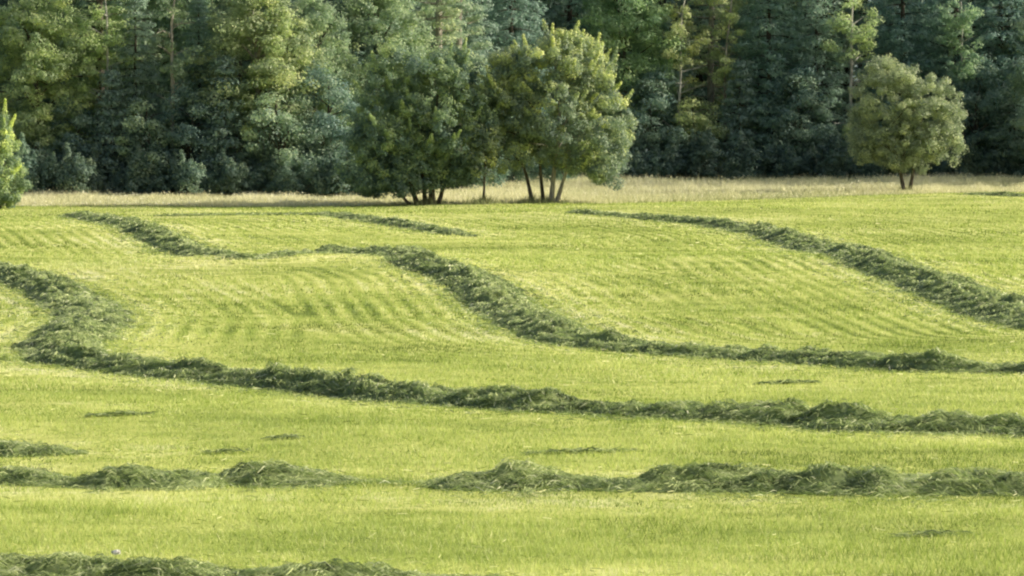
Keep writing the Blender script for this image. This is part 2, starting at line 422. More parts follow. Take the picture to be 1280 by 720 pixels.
# ------------------------------------------------------------------ windrows
def windrow(label, C, ss):
    n = len(C)
    P = C[:, :2]; hs = C[:, 2]; ws = C[:, 3]
    T = norm(np.gradient(P, axis=0)); S = np.stack([T[:, 1], -T[:, 0]], 1)
    sid = int(abs(P[0, 0] * 97 + P[0, 1] * 13)) % 1000
    ends = sstep(0, .8, ss) * sstep(0, .8, ss[-1] - ss)
    lump = 1 + 26e-2 * vnoise(ss, ss * 0, .45, sid) + .24 * vnoise(ss, ss * 0, 1.6, sid + 1)
    H = .235 * hs * np.clip(lump, .35, 1.6) * (.15 + .85 * ends)
    W = .78 * ws * (1 + .16 * vnoise(ss, ss * 0, .9, sid + 2)) * (.4 + .6 * ends) * (.55 + .45 * np.clip(hs / .7, 0, 1))
    off = .12 * vnoise(ss, ss * 0, 2.2, sid + 3)
    K = 17
    cc = np.linspace(-1, 1, K)
    prof = (1 - np.abs(cc) ** 1.8)
    X = P[:, None, 0] + S[:, None, 0] * (cc[None] * W[:, None] + off[:, None])
    Y = P[:, None, 1] + S[:, None, 1] * (cc[None] * W[:, None] + off[:, None])
    def surf(s_, c_):
        """mound height above ground at course s and cross position c"""
        hh = np.interp(s_, ss, H)
        a = c_ * np.interp(s_, ss, W)
        rough = 1 + .60 * vnoise(s_ * .62 + a * .8, a, .30, sid + 5) + .28 * vnoise(s_, a, .14, sid + 6)
        return hh * np.clip(1 - np.abs(c_) ** 1.8, 0, 1) * np.clip(rough, .15, 2)
    Z = ground_z(X, Y) + surf(np.repeat(ss[:, None], K, 1), np.repeat(cc[None], n, 0)) - .015
    i = np.arange(n - 1)[:, None] * K + np.arange(K - 1)[None]
    q = np.stack([i, i + 1, i + K + 1, i + K], -1).reshape(-1, 4)
    geo = Geo()
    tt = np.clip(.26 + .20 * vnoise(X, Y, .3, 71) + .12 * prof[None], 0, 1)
    geo.add(np.stack([X, Y, Z], -1).reshape(-1, 3), quads=q, tint=tt.ravel())
    # loose stems lying over and out of the heap
    dist = np.interp(np.arange(n), np.arange(n), P[:, 1])
    inview = np.abs(P[:, 0]) < .135 * P[:, 1] + 3
    rate = np.where(inview, np.clip(1300 * (60 / dist) ** 1.0, 450, 1500), 90) * np.clip(hs * 1.3 - .05, .06, 1.2)
    cum = np.concatenate([[0], np.cumsum(rate[:-1] * np.diff(ss))])
    m = int(cum[-1])
    s_ = np.interp(rng.uniform(0, cum[-1], m), cum, ss)
    c_ = np.clip(np.where(rng.random(m) < .75, rng.uniform(-1.08, 1.08, m), rng.normal(size=m) * .95), -2.6, 2.6)
    Wp = np.interp(s_, ss, W); of = np.interp(s_, ss, off)
    px = np.interp(s_, ss, P[:, 0]); py = np.interp(s_, ss, P[:, 1])
    sx = np.interp(s_, ss, S[:, 0]); sy = np.interp(s_, ss, S[:, 1])
    x = px + sx * (c_ * Wp + of); y = py + sy * (c_ * Wp + of)
    dd = np.interp(s_, ss, dist)
    z = ground_z(x, y) + surf(s_, c_) + rng.uniform(-.015, .03, m)
    base_ang = np.arctan2(-sx, sy) + np.pi / 2 * 0
    swirl = 1.1 * vnoise(s_, c_, .45, sid + 8)
    ang = np.arctan2(sx, -sy) + swirl + rng.normal(size=m) * .55 + np.where(rng.random(m) < .5, 0, np.pi)
    Ls = rng.uniform(.12, .32, m); Wd = np.clip(.0135 * dd / 60, .0125, .036) * rng.uniform(.7, 1.5, m)
    el = rng.normal(size=m) * .20 + .06
    dx = np.cos(ang) * np.cos(el); dy = np.sin(ang) * np.cos(el); dz = np.sin(el)
    D = np.stack([dx, dy, dz], 1)
    Cn = np.stack([x, y, z], 1)
    side = norm(np.cross(D, norm(rng.normal(size=(m, 3)) * .6 + np.array([0, 0, 1.0])))) * (Wd / 2)[:, None]
    A = Cn - D * (Ls / 2)[:, None]; B = Cn + np.array([0, 0, 1.0]) * (Ls * .12)[:, None]; E = Cn + D * (Ls / 2)[:, None]
    A[:, 2] -= Ls * .10; E[:, 2] -= Ls * rng.uniform(.0, .25, m)
    for Q in (A, E): Q[:, 2] = np.maximum(Q[:, 2], ground_z(Q[:, 0], Q[:, 1]) + .005)
    v = np.stack([A - side * .6, A + side * .6, B - side, B + side, E - side * .25, E + side * .25], 1).reshape(-1, 3)
    k = np.arange(m)[:, None] * 6
    qq = np.concatenate([k + np.array([[0, 1, 3, 2]]), k + np.array([[2, 3, 5, 4]])])
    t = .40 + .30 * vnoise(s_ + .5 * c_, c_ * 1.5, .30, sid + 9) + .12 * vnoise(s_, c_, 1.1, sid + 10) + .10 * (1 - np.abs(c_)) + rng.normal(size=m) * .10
    t = np.where(rng.random(m) < .06, rng.uniform(.8, 1, m), t)
    geo.add(v, quads=qq, tint=np.repeat(np.clip(t, 0, 1), 6))
    o = geo.build("windrow", M_HAYGRASS)
    tag(o, label, "windrow", "raked windrows of cut grass")
    return o
for (label, C, ss) in COURSES: windrow(label, C, ss)

# small leftover tufts of cut grass between the windrows
TUFTS = [(152, 520, 1.0, "thin dark wisp of missed grass below the left bend of the long windrow"),
         (358, 549, .5, "tiny dark wisp of cut grass above the broken windrow's second heap"),
         (283, 567, .6, "faint wisp of cut grass between windrow stub and broken windrow"),
         (985, 480, 1.1, "thin wisp of cut grass between the long and winding windrows on the right"),
         (725, 567, 1.6, "long thin wisp of cut grass behind the tallest heap of the broken windrow"),
         (1165, 671, .9, "thin dark wisp near the lower right corner")]
def tuft(u, v, width, label):
    p = at(u, v)
    geo = Geo(); m = int(120 * width)
    x = np.clip(rng.normal(size=m), -1.6, 1.6) * width * .33; y = np.clip(rng.normal(size=m), -1.5, 1.5) * .07 + x * .35
    xx = p[0] + x; yy = p[1] + y
    h = .05 * np.exp(-(x / (width * .55)) ** 2) * rng.uniform(.1, 1, m) ** 2
    z = ground_z(xx, yy) + h + .01
    ang = rng.normal(size=m) * .6; Ls = rng.uniform(.14, .34, m); wd = rng.uniform(.014, .028, m) * p[1] / 70
    D = np.stack([np.cos(ang), np.sin(ang), rng.normal(size=m) * .2], 1)
    Cn = np.stack([xx, yy, z], 1)
    up = norm(rng.normal(size=(m, 3)) * .5 + np.array([0, 0, 1.]))
    add = norm(np.cross(D, up)) * (wd / 2)[:, None]
    A = Cn - D * (Ls / 2)[:, None]; E = Cn + D * (Ls / 2)[:, None]
    B = Cn + np.array([0, 0, .03])
    v_ = np.stack([A - add * .5, A + add * .5, B - add, B + add, E - add * .2, E + add * .2], 1).reshape(-1, 3)
    k = np.arange(m)[:, None] * 6
    geo.add(v_, quads=np.concatenate([k + np.array([[0, 1, 3, 2]]), k + np.array([[2, 3, 5, 4]])]), tint=np.repeat(np.clip(.30 + rng.normal(size=m) * .18, 0, 1), 6))
    tag(geo.build("grass_tuft", M_HAYGRASS), label, "grass tuft", "tufts of missed grass in the stubble")
for t_ in TUFTS: tuft(*t_)

# ------------------------------------------------------------------ tall dry meadow grass behind the field (stuff)
g = Geo()
n = 260000
x = rng.uniform(-42, 46, n); f = rng.uniform(0, 1, n) ** 1.25
y = field_edge(x) + .3 + f * (forest_edge(x) + 2.5 - field_edge(x))
pt = vnoise(x, y, 4, 41); p2 = vnoise(x, y, 1.2, 42)
h = np.clip(.34 + .18 * pt + .17 * p2, .12, .8) * rng.uniform(.55, 1.35, n)
h *= (.35 + .65 * sstep(0, 4, y - field_edge(x))) * (.72 + .28 * sstep(-8, 2, x))
t = .60 + .18 * pt + .12 * p2 + rng.normal(size=n) * .15
green = np.exp(-((x - 11) / 7) ** 2) * (1 - sstep(3, 10, y - field_edge(x)))
t = t - .30 * green - .25 * (1 - sstep(0, 2.0, y - field_edge(x)))
blades(x, y, h, rng.uniform(.022, .05, n), .55, t, g)
for (bu, by) in ((686, 201), (536, 200), (604, 199), (1133, 218), (664, 201)):     # rank weeds round the trunks the mower leaves
    q = 420; a_ = rng.uniform(0, 6.28, q); r_ = np.abs(rng.normal(size=q)) * .7
    blades(at_depth(bu, by) + np.cos(a_) * r_, by + np.sin(a_) * r_, rng.uniform(.15, .6, q) * np.exp(-r_ * .5), rng.uniform(.03, .06, q), .5, rng.uniform(0, .3, q), g)
m = rng.random(n) < .07          # nodding seed heads
sx_, sy_, sh = x[m], y[m], h[m]
cl = vnoise(sx_, sy_, 1.6, 44) > -.2
sx_, sy_, sh = sx_[cl], sy_[cl], sh[cl]
cen = np.stack([sx_, sy_, ground_z(sx_, sy_) + sh * rng.uniform(.8, 1.15, len(sx_))], 1)
add_leaves(g, cen, norm(rng.normal(size=cen.shape)), .11, .06, np.clip(.85 + rng.normal(size=len(cen)) * .12, 0, 1))
tall = g.build("meadow_grass", M_DRY)
tag(tall, "tall pale dry meadow grass in a strip between the mown field and the woods", "meadow grass", kind="stuff")

# ------------------------------------------------------------------ trees
def lobes_points(lobes, spacing, inner=0.25):
    """clump centres over the outside of a union of ellipsoids, some inside"""
    pts = []
    for (c, r) in lobes:
        c = np.array(c, float); r = np.array(r, float)
        area = 4 * np.pi * ((r[0]*r[1])**1.6 / 3 + (r[0]*r[2])**1.6 / 3 + (r[1]*r[2])**1.6 / 3) ** (1/1.6)
        m = int(area / spacing ** 2 * 1.25)
        d = norm(rng.normal(size=(m, 3)))
        k = rng.uniform(.80, 1.05, (m, 1))
        wob = 1 + .30 * vnoise(d[:, :1] * 3 + c[0], d[:, 2:] * 3 + d[:, 1:2] * 2, .9, 51)
        pts.append(c + d * r * k * wob)
        mi = int(m * inner)
        d = norm(rng.normal(size=(mi, 3))); pts.append(c + d * r * rng.uniform(.25, .75, (mi, 1)))
    P = np.concatenate(pts)
    keep = vnoise(P[:, 0] + .7 * P[:, 2], .6 * P[:, 1] + P[:, 2], 1.15, 52) > -.42
    for (c, r) in lobes:      # thin out clumps buried deep in another lobe
        q = np.linalg.norm((P - np.array(c)) / np.array(r), axis=1)
        keep &= ~((q < .6) & (rng.random(len(P)) < .75))
    return P[keep]

def stem_tree(name, loc, label, cat, lobes, stems, leaf, bark, leaf_mat, clump_r=.38, per=130, ll=.12, lw=.072, spacing=.62, top_shoots=0, color=(1, 1, 1, 1), group=None, pale=()):
    root = empty(name, loc); tag(root, label, cat, group)
    P = lobes_points(lobes, spacing)
    for si, (x0, y0, r0, tip) in enumerate(stems):
        gt = Geo()
        path = limb_path((x0, y0, -.15), tip, 10, .10)
        add_tube(gt, path, np.linspace(r0, r0 * .22, 10) * (1 + .35 * np.exp(-np.arange(10) * 1.2)), 8)
        # limbs from the upper stem to nearby clumps
        for k in range(9):
            i = int(rng.integers(3, 9)); b = path[i]
            dd = np.linalg.norm(P - b - np.array([0, 0, .8]), axis=1)
            cand = np.argsort(dd)[: max(12, len(P) // 6)]
            e = P[rng.choice(cand)]
            add_tube(gt, limb_path(b, e, 6, .16, .06), np.linspace(r0 * .34, .012, 6), 5)
        gt.build("trunk", M_BARK_PALE if si in pale else bark, root)
    gc = Geo()
    rr = rng.uniform(.65, 1.35, len(P)) * clump_r
    cen = np.mean([c for c, r in lobes], 0)
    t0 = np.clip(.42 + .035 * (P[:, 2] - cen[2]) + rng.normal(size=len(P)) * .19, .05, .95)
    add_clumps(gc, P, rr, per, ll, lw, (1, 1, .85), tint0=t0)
    if top_shoots:      # leafy shoots standing out of the upper and outer crown
        mx = P[P[:, 2] > np.percentile(P[:, 2], 35)]
        sel = mx[rng.choice(len(mx), top_shoots)]
        out = norm(norm(sel - cen) * .7 + np.array([0, 0, .75]) + rng.normal(size=sel.shape) * .2) * rng.uniform(.7, 1.25, (len(sel), 1))
        ts = rng.normal(size=len(sel)) * .10
        for k in range(6):
            add_clumps(gc, sel + out * (.15 + k * .135), .20 - .026 * k, 26, ll, lw * .8, (1, 1, 1.2), tint0=np.clip(.60 + .04 * k + ts, 0, 1))  # brighter shoot tint puts the sunlit look into the leaf colour
    crown = gc.build("crown", leaf_mat, root)
    crown.color = color
    return root

y0 = 200.0
def bx(u, y): return at_depth(u, y)
stem_tree("maple_tree", on_ground(bx(686, 201), 201),
          "tallest field tree, bushy crown sunlit on its right, on several stems, some tinted sunlit", "tree",
          [((0, 0, 5.2), (2.7, 2.6, 3.1)), ((2.25, -.2, 3.5), (1.75, 1.8, 2.0)), ((2.6, -.2, 2.2), (1.2, 1.2, 1.2)), ((-1.7, .1, 4.2), (1.9, 1.9, 2.3)), ((.5, 0, 6.9), (1.7, 1.6, 1.1)), ((1.6, -.3, 6.1), (1.5, 1.5, 1.5)), ((-1.5, 0, 6.4), (1.3, 1.3, 1.2))],
          [(-.75, .1, .11, (-1.6, .2, 4.2)), (-.25, -.1, .10, (-.5, -.2, 5.0)), (.12, -.1, .13, (.35, 0, 6.2)), (.30, -.15, .11, (1.9, -.2, 4.3))],
          None, M_BARK, M_FIELD_LEAF, top_shoots=130, pale=(2, 3))  # paler bark on the right-hand stems paints sunlight onto them
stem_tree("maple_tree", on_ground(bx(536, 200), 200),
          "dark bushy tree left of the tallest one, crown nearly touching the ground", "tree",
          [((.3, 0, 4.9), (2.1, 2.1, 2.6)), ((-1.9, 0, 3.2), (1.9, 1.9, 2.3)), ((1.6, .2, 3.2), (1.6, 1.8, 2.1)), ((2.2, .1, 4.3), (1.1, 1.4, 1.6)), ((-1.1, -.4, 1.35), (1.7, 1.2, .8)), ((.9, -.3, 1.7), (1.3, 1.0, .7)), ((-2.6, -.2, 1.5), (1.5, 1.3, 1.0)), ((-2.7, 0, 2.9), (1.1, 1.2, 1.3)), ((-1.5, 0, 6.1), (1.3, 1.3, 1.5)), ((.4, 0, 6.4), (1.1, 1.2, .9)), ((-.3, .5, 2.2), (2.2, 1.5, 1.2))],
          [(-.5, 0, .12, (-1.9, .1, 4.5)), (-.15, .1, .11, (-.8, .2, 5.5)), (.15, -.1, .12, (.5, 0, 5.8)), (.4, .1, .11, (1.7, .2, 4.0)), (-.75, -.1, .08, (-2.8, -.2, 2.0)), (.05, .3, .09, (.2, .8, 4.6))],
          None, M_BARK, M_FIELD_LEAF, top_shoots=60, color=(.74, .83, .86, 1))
stem_tree("sapling_tree", on_ground(bx(604, 199), 199),
          "slim sapling with one thin trunk between the two big field trees", "tree",
          [((0, 0, 2.3), (.75, .7, 1.0)), ((.15, 0, 3.2), (.6, .6, .8))],
          [(0, 0, .075, (.1, 0, 2.9))], None, M_BARK, M_FIELD_LEAF, clump_r=.3, per=50, spacing=.42, color=(.9, .9, .85, 1))
yl = 218.0
stem_tree("willow_tree", on_ground(bx(1133, yl), yl),
          "lone round grey green tree on a short forked trunk at the right field edge", "tree",
          [((-.85, 0, 4.9), (1.7, 1.7, 1.9)), ((1.3, 0, 4.3), (1.5, 1.7, 1.9)), ((-1.7, .1, 3.3), (1.25, 1.5, 1.4)), ((1.1, 0, 2.7), (1.6, 1.5, 1.3)), ((-1.2, 0, 6.3), (.85, .9, .9)), ((-.5, -.2, 2.5), (1.3, 1.3, 1.1)), ((2.2, .1, 3.4), (.7, .9, 1.1)), ((-.3, 0, 6.0), (.7, .8, .7)), ((-2.2, 0, 2.5), (.8, .9, .8))],
          [(-.09, 0, .12, (-.9, 0, 4.6)), (.12, .05, .11, (.9, 0, 4.3))],
          None, M_BARK, M_LONE_LEAF, clump_r=.34, per=95, ll=.11, lw=.07, spacing=.56, color=(1.04, 1.06, .93, 1))
stem_tree("young_tree", on_ground(bx(-4, 196), 196),
          "small bright green bushy tree cut off by the left edge of the photo", "tree",
          [((0, 0, 2.2), (1.35, 1.3, 1.9)), ((.05, 0, 3.9), (.75, .7, 1.0)), ((.6, -.1, 1.2), (1.0, .9, .9))],
          [(-.1, 0, .09, (-.1, 0, 3.4)), (.15, 0, .08, (.5, 0, 2.4))],
          None, M_BARK, M_FIELD_LEAF, clump_r=.34, spacing=.5, top_shoots=14, color=(1.1, 1.14, .92, 1))

bpy.data.objects['young_tree'].scale = (.85, .85, .88)
# ---- forest prototypes, built once, then copied with their parts
def proto_broad(h, w, bark, seed_lobes, leaf_mat, trunk_low=.3, bare=False):
    root = empty("broadleaf_tree", (0, 0, 0))
    lobes = []
    for k in range(seed_lobes):
        a = k * 2.4 + rng.uniform(-.3, .3); q = (k + .5) / seed_lobes
        z = h * (trunk_low + .1 + (0.86 - trunk_low) * q); rad = w * (.55 * math.sin(math.pi * (q * .75 + .2)))
        lobes.append(((math.cos(a) * rad, math.sin(a) * rad, z), (w * rng.uniform(.24, .44), w * rng.uniform(.24, .44), h * rng.uniform(.055, .11))))
    P = lobes_points(lobes, .92, .12)
    gt = Geo()
    path = limb_path((0, 0, -.4), (rng.uniform(-.5, .5), 0, h * .9), 12, .06)
    add_tube(gt, path, np.linspace(h * .016, .03, 12), 8)
    for k in range(26):
        i = int(rng.integers(4, 11)); b = path[i]
        e = P[rng.choice(np.argsort(np.linalg.norm(P - b - np.array([0, 0, 1.]), axis=1))[:max(10, len(P) // 4)])]
        add_tube(gt, limb_path(b, e, 6, .16, .05), np.linspace(h * .006, .015, 6), 5)
    gt.build("trunk", bark, root)
    gc = Geo()
    add_clumps(gc, P, rng.uniform(.32, .80, len(P)), 105, .155, .095, (1, 1, .7), tint0=np.clip(.40 + rng.normal(size=len(P)) * .21, 0, 1))
    gc.build("crown", leaf_mat, root)
    return root

def proto_pine(h, w, bark):
    root = empty("pine_tree", (0, 0, 0))
    gt = Geo(); gc = Geo()
    path = limb_path((0, 0, -.4), (rng.uniform(-.4, .4), 0, h), 14, .03)
    add_tube(gt, path, np.linspace(h * .013, .03, 14), 8)
    z = h * .10
    while z < h * .985:
        q = z / h
        nb = int(rng.integers(3, 6)); reach = w * (1.05 - q) ** .75 * (0.45 + .55 * min(1, (q + .25)))
        a0 = rng.uniform(0, 6.28)
        for k in range(nb):
            if q < .3 and rng.random() < .35: continue
            a = a0 + k * 6.28 / nb + rng.uniform(-.4, .4); Lr = reach * rng.uniform(.55, 1.15)
            b = np.array([np.interp(z, path[:, 2], path[:, 0]), np.interp(z, path[:, 2], path[:, 1]), z])
            e = b + np.array([math.cos(a) * Lr, math.sin(a) * Lr, Lr * rng.uniform(-.05, .30)])
            br = limb_path(b, e, 6, .10, -.06)
            add_tube(gt, br, np.linspace(.045 + .02 * (1 - q), .012, 6), 5)
            m = max(3, int(Lr * 2.3))
            s = np.sqrt(rng.uniform(.12, 1, m))
            c = b[None] * (1 - s[:, None]) + e[None] * s[:, None]
            c = c + np.stack([-math.sin(a) * np.ones(m), math.cos(a) * np.ones(m), np.zeros(m)], 1) * (rng.normal(size=m) * .28 * Lr * .5 * s)[:, None]
            c[:, 2] += rng.uniform(.0, .2, m)
            add_clumps(gc, c, rng.uniform(.42, .75, m), 34, .30, .085, (1, 1, .36), upb=.8, tint0=np.clip(.42 + .2 * s - .1 + rng.normal(size=m) * .13, 0, 1))
        z += rng.uniform(.55, .95)
    gt.build("trunk", bark, root); gc.build("crown", M_PINE, root)
    return root

def proto_spruce(h, w, low=.03):
    root = empty("spruce_tree", (0, 0, 0))
    gt = Geo(); gc = Geo()
    path = limb_path((0, 0, -.4), (0, 0, h), 14, .015)
    add_tube(gt, path, np.linspace(h * .012, .02, 14), 8)
    z = h * low + .3
    while z < h * .99:
        q = z / h
        reach = w * (1.02 - q) ** .85
        nb = int(5 + 3 * (1 - q)); a0 = rng.uniform(0, 6.28)
        for k in range(nb):
            a = a0 + k * 6.28 / nb + rng.uniform(-.3, .3); Lr = reach * rng.uniform(.7, 1.12)
            b = np.array([0, 0, z]); e = b + np.array([math.cos(a) * Lr, math.sin(a) * Lr, -Lr * rng.uniform(.08, .34)])
            add_tube(gt, limb_path(b, e, 5, .08, .08), np.linspace(.035, .01, 5), 4)
            m = max(2, int(Lr * 2.6)); s = np.sqrt(rng.uniform(.06, 1, m))
            c = b[None] * (1 - s[:, None]) + e[None] * s[:, None]
            c += np.stack([-math.sin(a) * np.ones(m), math.cos(a) * np.ones(m), np.zeros(m)], 1) * (rng.normal(size=m) * .16 * Lr)[:, None] * s[:, None]
            c[:, 2] += .08 * Lr * np.sin(np.pi * s) - .1
            add_clumps(gc, c, rng.uniform(.34, .62, m), 30, .26, .08, (1, 1, .6), upb=.5, tint0=np.clip(.38 + .22 * (s - .5) + rng.normal(size=m) * .12, 0, 1))
        z += rng.uniform(.42, .66)
    gt.build("trunk", M_BARK, root); gc.build("crown", M_SPRUCE, root)
    return root

def proto_slim(h, bark, lo=.5, lean=.6):
    """a thin forest tree drawn up by its neighbours: long bare stem, sparse crown"""
    root = empty("slender_tree", (0, 0, 0))
    gt = Geo(); gc = Geo()
    path = limb_path((0, 0, -.4), (lean, 0, h), 14, .07)
    add_tube(gt, path, np.linspace(h * .0105, .03, 14), 8)
    cs = []
    for k in range(30):
        q = rng.uniform(.22, 1); i = q * 12.9; b = np.array([np.interp(i, np.arange(14), path[:, j]) for j in range(3)])
        a = rng.uniform(0, 6.28); Lr = rng.uniform(.5, 2.0) * (1.15 - .6 * q)
        e = b + np.array([math.cos(a) * Lr, math.sin(a) * Lr, Lr * rng.uniform(-.1, .6)])
        add_tube(gt, limb_path(b, e, 6, .2, .04), np.linspace(.035, .01, 6), 5)
        if q > lo or rng.random() < .32:
            for _ in range(4): cs.append(b + (e - b) * rng.uniform(.5, 1.15) + rng.normal(size=3) * .22)
    cs = np.array(cs)
    add_clumps(gc, cs, rng.uniform(.25, .55, len(cs)), 60, .15, .09, (1, 1, .6), tint0=np.clip(.52 + rng.normal(size=len(cs)) * .16, 0, 1))
    gt.build("trunk", bark, root); gc.build("crown", M_BROAD, root)
    return root

def proto_shrub(h, w):
    root = empty("shrub", (0, 0, 0))
    gt = Geo(); gc = Geo()
    lobes = [((rng.uniform(-1.1, 1.1) * w, rng.uniform(-.5, .5) * w, h * rng.uniform(.10, .62)), (w * rng.uniform(.16, .32), w * rng.uniform(.16, .32), h * rng.uniform(.12, .26))) for k in range(15)]
    P = lobes_points(lobes, .62, .2); P = P[P[:, 2] > .1]
    for k in range(10):
        e = P[rng.integers(len(P))]
        add_tube(gt, limb_path((rng.uniform(-.5, .5), rng.uniform(-.3, .3), -.1), e, 6, .12), np.linspace(.035, .01, 6), 5)
    add_clumps(gc, P, rng.uniform(.25, .6, len(P)), 52, .17, .10, (1, 1, .8), tint0=np.clip(.40 + rng.normal(size=len(P)) * .2, 0, 1))
    top = P[P[:, 2] > np.percentile(P[:, 2], 55)]; sel = top[rng.choice(len(top), 22)]
    for k in range(4):
        add_clumps(gc, sel + np.array([0, 0, .2 + k * .2]) + rng.normal(size=sel.shape) * .05, .22 - .03 * k, 18, .16, .08, tint0=np.clip(.5 + rng.normal(size=len(sel)) * .15, 0, 1))
    gt.build("stem", M_BARK, root); gc.build("crown", M_SHRUB, root)
    return root

PROTO = {
    'b1': proto_broad(11.0, 3.4, M_BARK_PALE, 18, M_BROAD, .22), 'b2': proto_broad(13.0, 3.6, M_BARK, 20, M_BROAD, .18),
    'p1': proto_pine(21, 3.6, M_BARK_PINE), 'p2': proto_pine(23, 3.2, M_BARK_PALE),
    's1': proto_spruce(20, 3.5), 's2': proto_spruce(16, 3.0),
    'u1': proto_shrub(3.0, 2.3), 'u2': proto_shrub(3.6, 2.0),
    'w1': proto_slim(12.5, M_BARK_BIRCH, .55), 'w2': proto_slim(14.0, M_BARK_PALE, .62, -.8), 'w3': proto_slim(10.0, M_BARK_BIRCH, .5, 1.2),
    'y1': proto_broad(6.5, 2.6, M_BARK, 13, M_SHRUB, .02), 'y2': proto_broad(5.0, 2.2, M_BARK, 11, M_BROAD, .02), 'y3': proto_spruce(7.5, 2.2)}
used = set()
def plant(kind, x, y, scale, rz, label, cat, group, color=(1, 1, 1, 1), sx=1.0):
    src = PROTO[kind]
    if kind not in used:
        root = src; used.add(kind); kids = list(src.children)
    else:
        root = src.copy(); col.objects.link(root); kids = []
        for ch in src.children:
            c = ch.copy(); col.objects.link(c); c.parent = root; kids.append(c)
    root.location = on_ground(x, y); root.rotation_euler = (0, 0, rz); root.scale = (scale * sx, scale * sx, scale)
    tag(root, label, cat, group)
    for c in kids: c.color = color
    return root

FG = "trees along the edge of the woods"
# (kind, u, metres behind the edge of the woods, scale, width scale, colour, label)
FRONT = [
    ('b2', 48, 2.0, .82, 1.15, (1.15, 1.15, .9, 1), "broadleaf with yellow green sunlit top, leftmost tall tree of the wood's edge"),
    ('p1', 128, 4.5, 1.0, 1.15, (1.2, 1.2, .9, 1), "pine with layered sunlit branches and pale trunk in the upper left"),  # bright warm tint puts sunlight on the branches into the colour
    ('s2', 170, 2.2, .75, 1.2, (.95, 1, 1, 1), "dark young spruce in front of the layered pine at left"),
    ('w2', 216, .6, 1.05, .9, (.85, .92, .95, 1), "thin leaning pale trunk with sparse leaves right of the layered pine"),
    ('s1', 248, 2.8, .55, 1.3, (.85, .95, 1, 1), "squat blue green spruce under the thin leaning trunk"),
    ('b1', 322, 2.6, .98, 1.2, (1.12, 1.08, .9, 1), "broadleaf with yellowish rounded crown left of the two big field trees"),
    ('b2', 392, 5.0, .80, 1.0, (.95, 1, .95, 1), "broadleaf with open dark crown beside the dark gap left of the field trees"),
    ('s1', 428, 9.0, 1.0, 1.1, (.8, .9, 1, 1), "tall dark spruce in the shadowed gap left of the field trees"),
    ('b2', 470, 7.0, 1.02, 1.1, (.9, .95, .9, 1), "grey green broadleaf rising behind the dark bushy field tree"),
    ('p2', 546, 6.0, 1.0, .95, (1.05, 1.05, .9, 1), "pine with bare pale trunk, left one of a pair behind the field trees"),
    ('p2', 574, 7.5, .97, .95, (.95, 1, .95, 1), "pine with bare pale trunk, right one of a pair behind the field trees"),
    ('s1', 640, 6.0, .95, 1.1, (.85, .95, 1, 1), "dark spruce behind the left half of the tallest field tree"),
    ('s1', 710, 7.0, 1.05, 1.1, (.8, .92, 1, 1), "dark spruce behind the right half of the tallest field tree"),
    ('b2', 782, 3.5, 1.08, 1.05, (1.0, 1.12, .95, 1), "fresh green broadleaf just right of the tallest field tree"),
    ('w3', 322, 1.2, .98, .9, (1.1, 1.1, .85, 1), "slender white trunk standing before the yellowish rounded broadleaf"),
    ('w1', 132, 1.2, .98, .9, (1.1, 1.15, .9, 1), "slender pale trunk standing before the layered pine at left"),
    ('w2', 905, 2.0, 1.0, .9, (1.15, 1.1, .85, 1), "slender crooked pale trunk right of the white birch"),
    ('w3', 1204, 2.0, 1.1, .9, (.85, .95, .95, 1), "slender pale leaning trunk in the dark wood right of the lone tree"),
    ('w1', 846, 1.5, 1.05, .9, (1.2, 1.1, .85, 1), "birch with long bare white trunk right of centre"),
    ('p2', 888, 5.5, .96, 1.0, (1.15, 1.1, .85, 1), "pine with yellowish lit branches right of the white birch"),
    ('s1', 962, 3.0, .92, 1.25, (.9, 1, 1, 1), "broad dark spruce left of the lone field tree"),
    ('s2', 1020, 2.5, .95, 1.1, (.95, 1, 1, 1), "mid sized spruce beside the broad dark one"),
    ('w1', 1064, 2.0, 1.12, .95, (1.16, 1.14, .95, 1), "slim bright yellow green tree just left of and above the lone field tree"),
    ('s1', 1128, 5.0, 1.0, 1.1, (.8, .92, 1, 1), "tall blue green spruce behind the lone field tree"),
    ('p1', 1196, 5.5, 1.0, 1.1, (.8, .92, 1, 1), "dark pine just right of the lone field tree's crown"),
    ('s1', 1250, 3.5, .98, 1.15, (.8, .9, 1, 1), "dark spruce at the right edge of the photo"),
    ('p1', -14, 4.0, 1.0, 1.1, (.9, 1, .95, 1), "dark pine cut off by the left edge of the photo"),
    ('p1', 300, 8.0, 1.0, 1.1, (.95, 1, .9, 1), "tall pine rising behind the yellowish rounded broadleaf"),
]
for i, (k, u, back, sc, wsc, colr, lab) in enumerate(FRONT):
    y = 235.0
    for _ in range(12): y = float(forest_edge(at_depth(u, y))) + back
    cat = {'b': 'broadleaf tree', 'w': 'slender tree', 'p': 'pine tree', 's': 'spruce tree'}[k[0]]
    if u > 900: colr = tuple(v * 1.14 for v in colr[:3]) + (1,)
    plant(k, at_depth(u, y), y, sc, i * 1.37, lab, cat, FG, colr, wsc)

